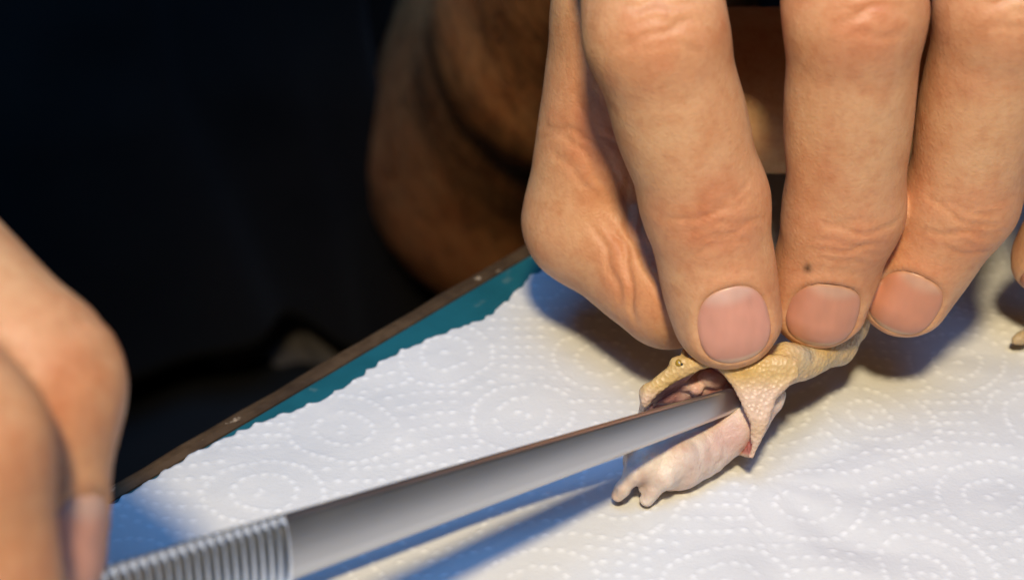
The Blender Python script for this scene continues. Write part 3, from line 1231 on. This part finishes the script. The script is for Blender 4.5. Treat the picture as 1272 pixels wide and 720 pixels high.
def snake_parts(p):
    # far from the head a bounding-sphere distance is enough
    ctr = L3(890, 490, 0).astype(np.float32)
    far = np.linalg.norm(p - ctr, axis=1) - 18.0
    out = [far.copy() for _ in range(4)]
    near = far < 2.0
    if near.any():
        for o, v in zip(out, snake_head(p[near])):
            o[near] = v
    return out


def snake_head(p):
    a, b, c = to_local(p)
    # far side of the head sits lower and further left
    cw = c
    b1 = b - 0.42 * (cw - 3.6)
    wid = np.clip(0.62 + 0.38 * sstep(-11.5, -3.0, a), 0.5, 1.0)
    d2 = poly2(np.stack([a, b1], 1), UJ)
    cc = np.abs(cw) / wid
    w1 = cc - (HW - 1.1)
    up = np.minimum(np.maximum(d2 + 1.1, w1), 0) + np.sqrt(np.maximum(d2 + 1.1, 0) ** 2 + np.maximum(w1, 0) ** 2) - 1.1
    cav = np.maximum(poly2(np.stack([a, b1], 1), UJC), cc - (HW - 1.15))
    a1 = a - 0.30 * (cw - 4.2)
    d3 = poly2(np.stack([a1, b], 1), LJ)
    widl = np.clip(0.55 + 0.45 * sstep(-9.8, -3.5, b), 0.5, 1.0)
    cl = np.abs(cw) / widl
    w2 = cl - (HW - 1.0)
    low = np.minimum(np.maximum(d3 + 1.0, w2), 0) + np.sqrt(np.maximum(d3 + 1.0, 0) ** 2 + np.maximum(w2, 0) ** 2) - 1.0
    cavl = np.maximum(poly2(np.stack([a1, b], 1), LJC), cl - (HW - 0.95))
    return up, cav, low, cavl


def snake_sdf(p):
    up, cav, low, cavl = snake_parts(p)
    head = smin(up, low, 1.2)
    cv = smin(cav, cavl, 0.8)
    d = smax(head, -cv, 0.5)
    body = None
    for i in range(len(BODY) - 1):
        e = seg(p, BODY[i], BODY[i + 1], BRAD[i], BRAD[i + 1])
        body = e if body is None else smin(body, e, 0.6)
    body = smax(body, -cv, 0.6)
    d = smin(d, body, 2.0)
    # brow ridge, pinched fold of skin and nose bump
    d = smin(d, ell(p, L3(840, 449, 3.2), V(1.2, 0.9, 0.9)), 0.8)
    d = smin(d, seg(p, L3(848, 446, 2.6), L3(847, 435, 2.2), 0.75, 0.3), 0.5)
    d = smin(d, seg(p, L3(975, 438, 0.5), L3(992, 442, 0.5), 1.5, 1.2), 1.0)
    d = smin(d, ell(p, L3(802, 487, 1.6), V(1.0, 0.9, 1.4)), 0.8)
    return d


sv, sq, sg = mesh_sdf(snake_sdf, V(12, 148, -2), V(114, 222, 46), 0.32, B=8, slack=2.4)
up, cav, low, cavl = snake_parts(sv.astype(np.float32))
inner = sstep(0.30, 0.02, np.minimum(cav, cavl))
sa, sb, sc_ = to_local(sv.astype(np.float32))
yel = V(0.62, 0.42, 0.17)
cream = V(0.68, 0.49, 0.37)
grey = V(0.42, 0.36, 0.27)
scol = np.tile(cream, (len(sv), 1))
wy = np.clip(sstep(-1.5, 1.8, sb - 0.1 * sa) + 0.35 * vnoise(sv, 2.5, 101), 0, 1)[:, None]
scol = scol * (1 - wy) + yel * wy
wg = np.clip(sstep(7.5, 12, sa) * (0.55 + 0.6 * vnoise(sv, 1.8, 102)), 0, 0.85)[:, None]
scol = scol * (1 - wg) + grey * wg
pink = V(0.62, 0.33, 0.30)
purple = V(0.40, 0.18, 0.19)
redm = V(0.45, 0.085, 0.06)
fm = np.clip(0.5 + 0.9 * vnoise(sv, 1.9, 103), 0, 1)[:, None]
icol = pink * (1 - fm) + purple * fm
dr = sstep(-3.5, -7.5, sb)[:, None] * 0.6
icol = icol * (1 - dr) + redm * dr
scol = scol * (1 - inner[:, None]) + icol * inner[:, None]
snake = mesh_obj("snake", sv + sg * (0.05 * vnoise(sv, 0.9, 104))[:, None], sq, M_SNAKE, None, cols=scol)
tag(snake, "small pale yellow snake with its mouth held wide open under the fingertip", "snake")


def eyeball(c, r, n):
    vs, fs = [], []
    n = unit(n)
    s = unit(np.cross(n, V(0, 0, 1)))
    u = np.cross(s, n)
    for i in range(9):
        th = math.pi * i / 8
        for k in range(14):
            ph = 2 * math.pi * k / 14
            vs.append(c + r * (math.cos(th) * n + math.sin(th) * (math.cos(ph) * s + math.sin(ph) * u)))
    for i in range(8):
        for k in range(14):
            fs.append((i * 14 + k, i * 14 + (k + 1) % 14, (i + 1) * 14 + (k + 1) % 14, (i + 1) * 14 + k))
    return vs, fs


ec = L3(840, 450, 3.75)
vs, fs = eyeball(ec, 0.72, TOCAM)
eye = mesh_obj("eye", vs, fs, M_EYE, snake)
vs, fs = eyeball(ec + TOCAM * 0.50 + RIGHT * 0.28 - UP * 0.05, 0.26, TOCAM)
mesh_obj("pupil", vs, fs, M_PUPIL, eye)


# soft pink tissue of the palate and the gums
def gums_sdf(p):
    # far wall and roof of the mouth
    d = seg(p, L3(806, 497, -1.6), L3(838, 486, -2.8), 1.0, 1.7)
    d = smin(d, seg(p, L3(838, 486, -2.8), L3(885, 474, -3.2), 1.7, 2.2), 0.8)
    d = smin(d, seg(p, L3(885, 474, -3.2), L3(920, 485, -3.4), 2.0, 1.6), 0.8)
    # folds and gum ridges
    d = smin(d, ell(p, L3(852, 477, -0.9), V(1.5, 1.0, 1.3)), 0.35)
    d = smin(d, ell(p, L3(866, 481, -0.7), V(0.9, 1.2, 0.9)), 0.35)
    d = smin(d, ell(p, L3(886, 470, -0.6), V(2.1, 1.1, 1.6)), 0.4)
    d = smin(d, ell(p, L3(803, 503, 0.0), V(0.9, 0.75, 1.2)), 0.35)
    d = smin(d, seg(p, L3(812, 503, -2.6), L3(846, 496, -3.8), 0.8, 0.9), 0.4)
    return d


v_, q_, g_ = mesh_sdf(gums_sdf, V(12, 150, 0), V(36, 185, 26), 0.22, B=10)
v_ = v_ + g_ * (0.16 * vnoise(v_, 1.1, 111))[:, None]
f_ = np.clip(0.5 + 0.8 * vnoise(v_, 1.3, 112), 0, 1)[:, None]
lcol = V(0.78, 0.55, 0.48) * (1 - f_) + V(0.55, 0.25, 0.22) * f_
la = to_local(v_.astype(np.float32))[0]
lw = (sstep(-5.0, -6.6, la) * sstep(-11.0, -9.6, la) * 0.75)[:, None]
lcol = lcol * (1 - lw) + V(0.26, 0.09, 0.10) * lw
mesh_obj("mouth_lining", v_, q_, M_FLESH, snake, cols=lcol)

# ------------------------------------------------------------------ mouse
MS = [(L3(952, 492, -0.5), 2.6), (L3(925, 520, -1.0), 3.1), (L3(900, 538, -1.5), 3.4), (L3(868, 556, -1.0), 3.9), (L3(838, 566, 0.6), 4.2), (L3(806, 572, 1.8), 3.5)]


def mouse_sdf(p):
    d = None
    for i in range(len(MS) - 1):
        e = seg(p, MS[i][0], MS[i + 1][0], MS[i][1], MS[i + 1][1])
        d = e if d is None else smin(d, e, 1.4)
    # near haunch, shank, foot
    g = seg(p, L3(836, 566, 3.6), L3(820, 586, 4.2), 2.3, 1.75)
    g = smin(g, seg(p, L3(820, 586, 4.2), L3(808, 604, 3.8), 1.45, 1.05), 0.9)
    g = smin(g, seg(p, L3(808, 604, 3.8), L3(801, 616, 3.2), 1.1, 0.95), 0.6)
    d = smin(d, g, 1.1)
    g = seg(p, L3(800, 566, 4.0), L3(785, 582, 4.6), 2.1, 1.5)
    g = smin(g, seg(p, L3(785, 582, 4.6), L3(772, 600, 4.2), 1.3, 0.95), 0.9)
    g = smin(g, seg(p, L3(772, 600, 4.2), L3(765, 609, 3.4), 1.0, 0.9), 0.6)
    d = smin(d, g, 1.1)
    # tail stub tucked between the legs
    d = smin(d, seg(p, L3(800, 580, 3.6), L3(796, 602, 3.4), 0.9, 0.55), 0.6)
    return d


mv, mq, mg = mesh_sdf(mouse_sdf, V(6, 140, -3), V(44, 186, 22), 0.26, B=12)
mu = (mv - MS[5][0]) @ unit(MS[1][0] - MS[5][0])
wr_ = np.sin(mu * 3.1 + 1.6 * vnoise(mv, 2.6, 125)) * sstep(1.0, 6.0, mu) * (0.5 + 0.5 * vnoise(mv, 3.0, 126))
mv = mv + mg * (0.17 * vnoise(mv, 1.6, 121) + 0.06 * vnoise(mv, 0.7, 122) + 0.045 * wr_)[:, None]
white = V(0.76, 0.67, 0.60)
pinkm = V(0.58, 0.36, 0.29)
dusk = V(0.40, 0.25, 0.25)
w = np.clip(0.45 + 0.6 * vnoise(mv, 3.2, 123) + 0.3 * vnoise(mv, 1.3, 124), 0, 1)[:, None]
mcol = white * (1 - w * 0.7) + pinkm * w * 0.7
for (c, r, colr, amt) in ((L3(764, 562, 3), 2.2, dusk, 0.9), (L3(798, 592, 4.5), 1.5, V(0.30, 0.13, 0.08), 0.95),  # dark brown spot between the legs is gap shade put into the colour
                          (L3(758, 610, 3), 2.0, V(0.62, 0.40, 0.28), 0.7), (L3(905, 538, 2), 3.0, V(0.60, 0.34, 0.28), 0.6),
                          (L3(815, 570, 5), 2.2, white * 1.05, 0.7), (L3(812, 600, 5), 1.6, white, 0.6)):
    wt = (amt * np.exp(-(np.linalg.norm(mv - c, axis=1) / r) ** 2))[:, None]
    mcol = mcol * (1 - wt) + colr * wt
mouse = mesh_obj("mouse", mv, mq, M_MOUSE, None, cols=mcol)
tag(mouse, "small pale hairless mouse, hind legs sticking out of the snake's mouth", "mouse")
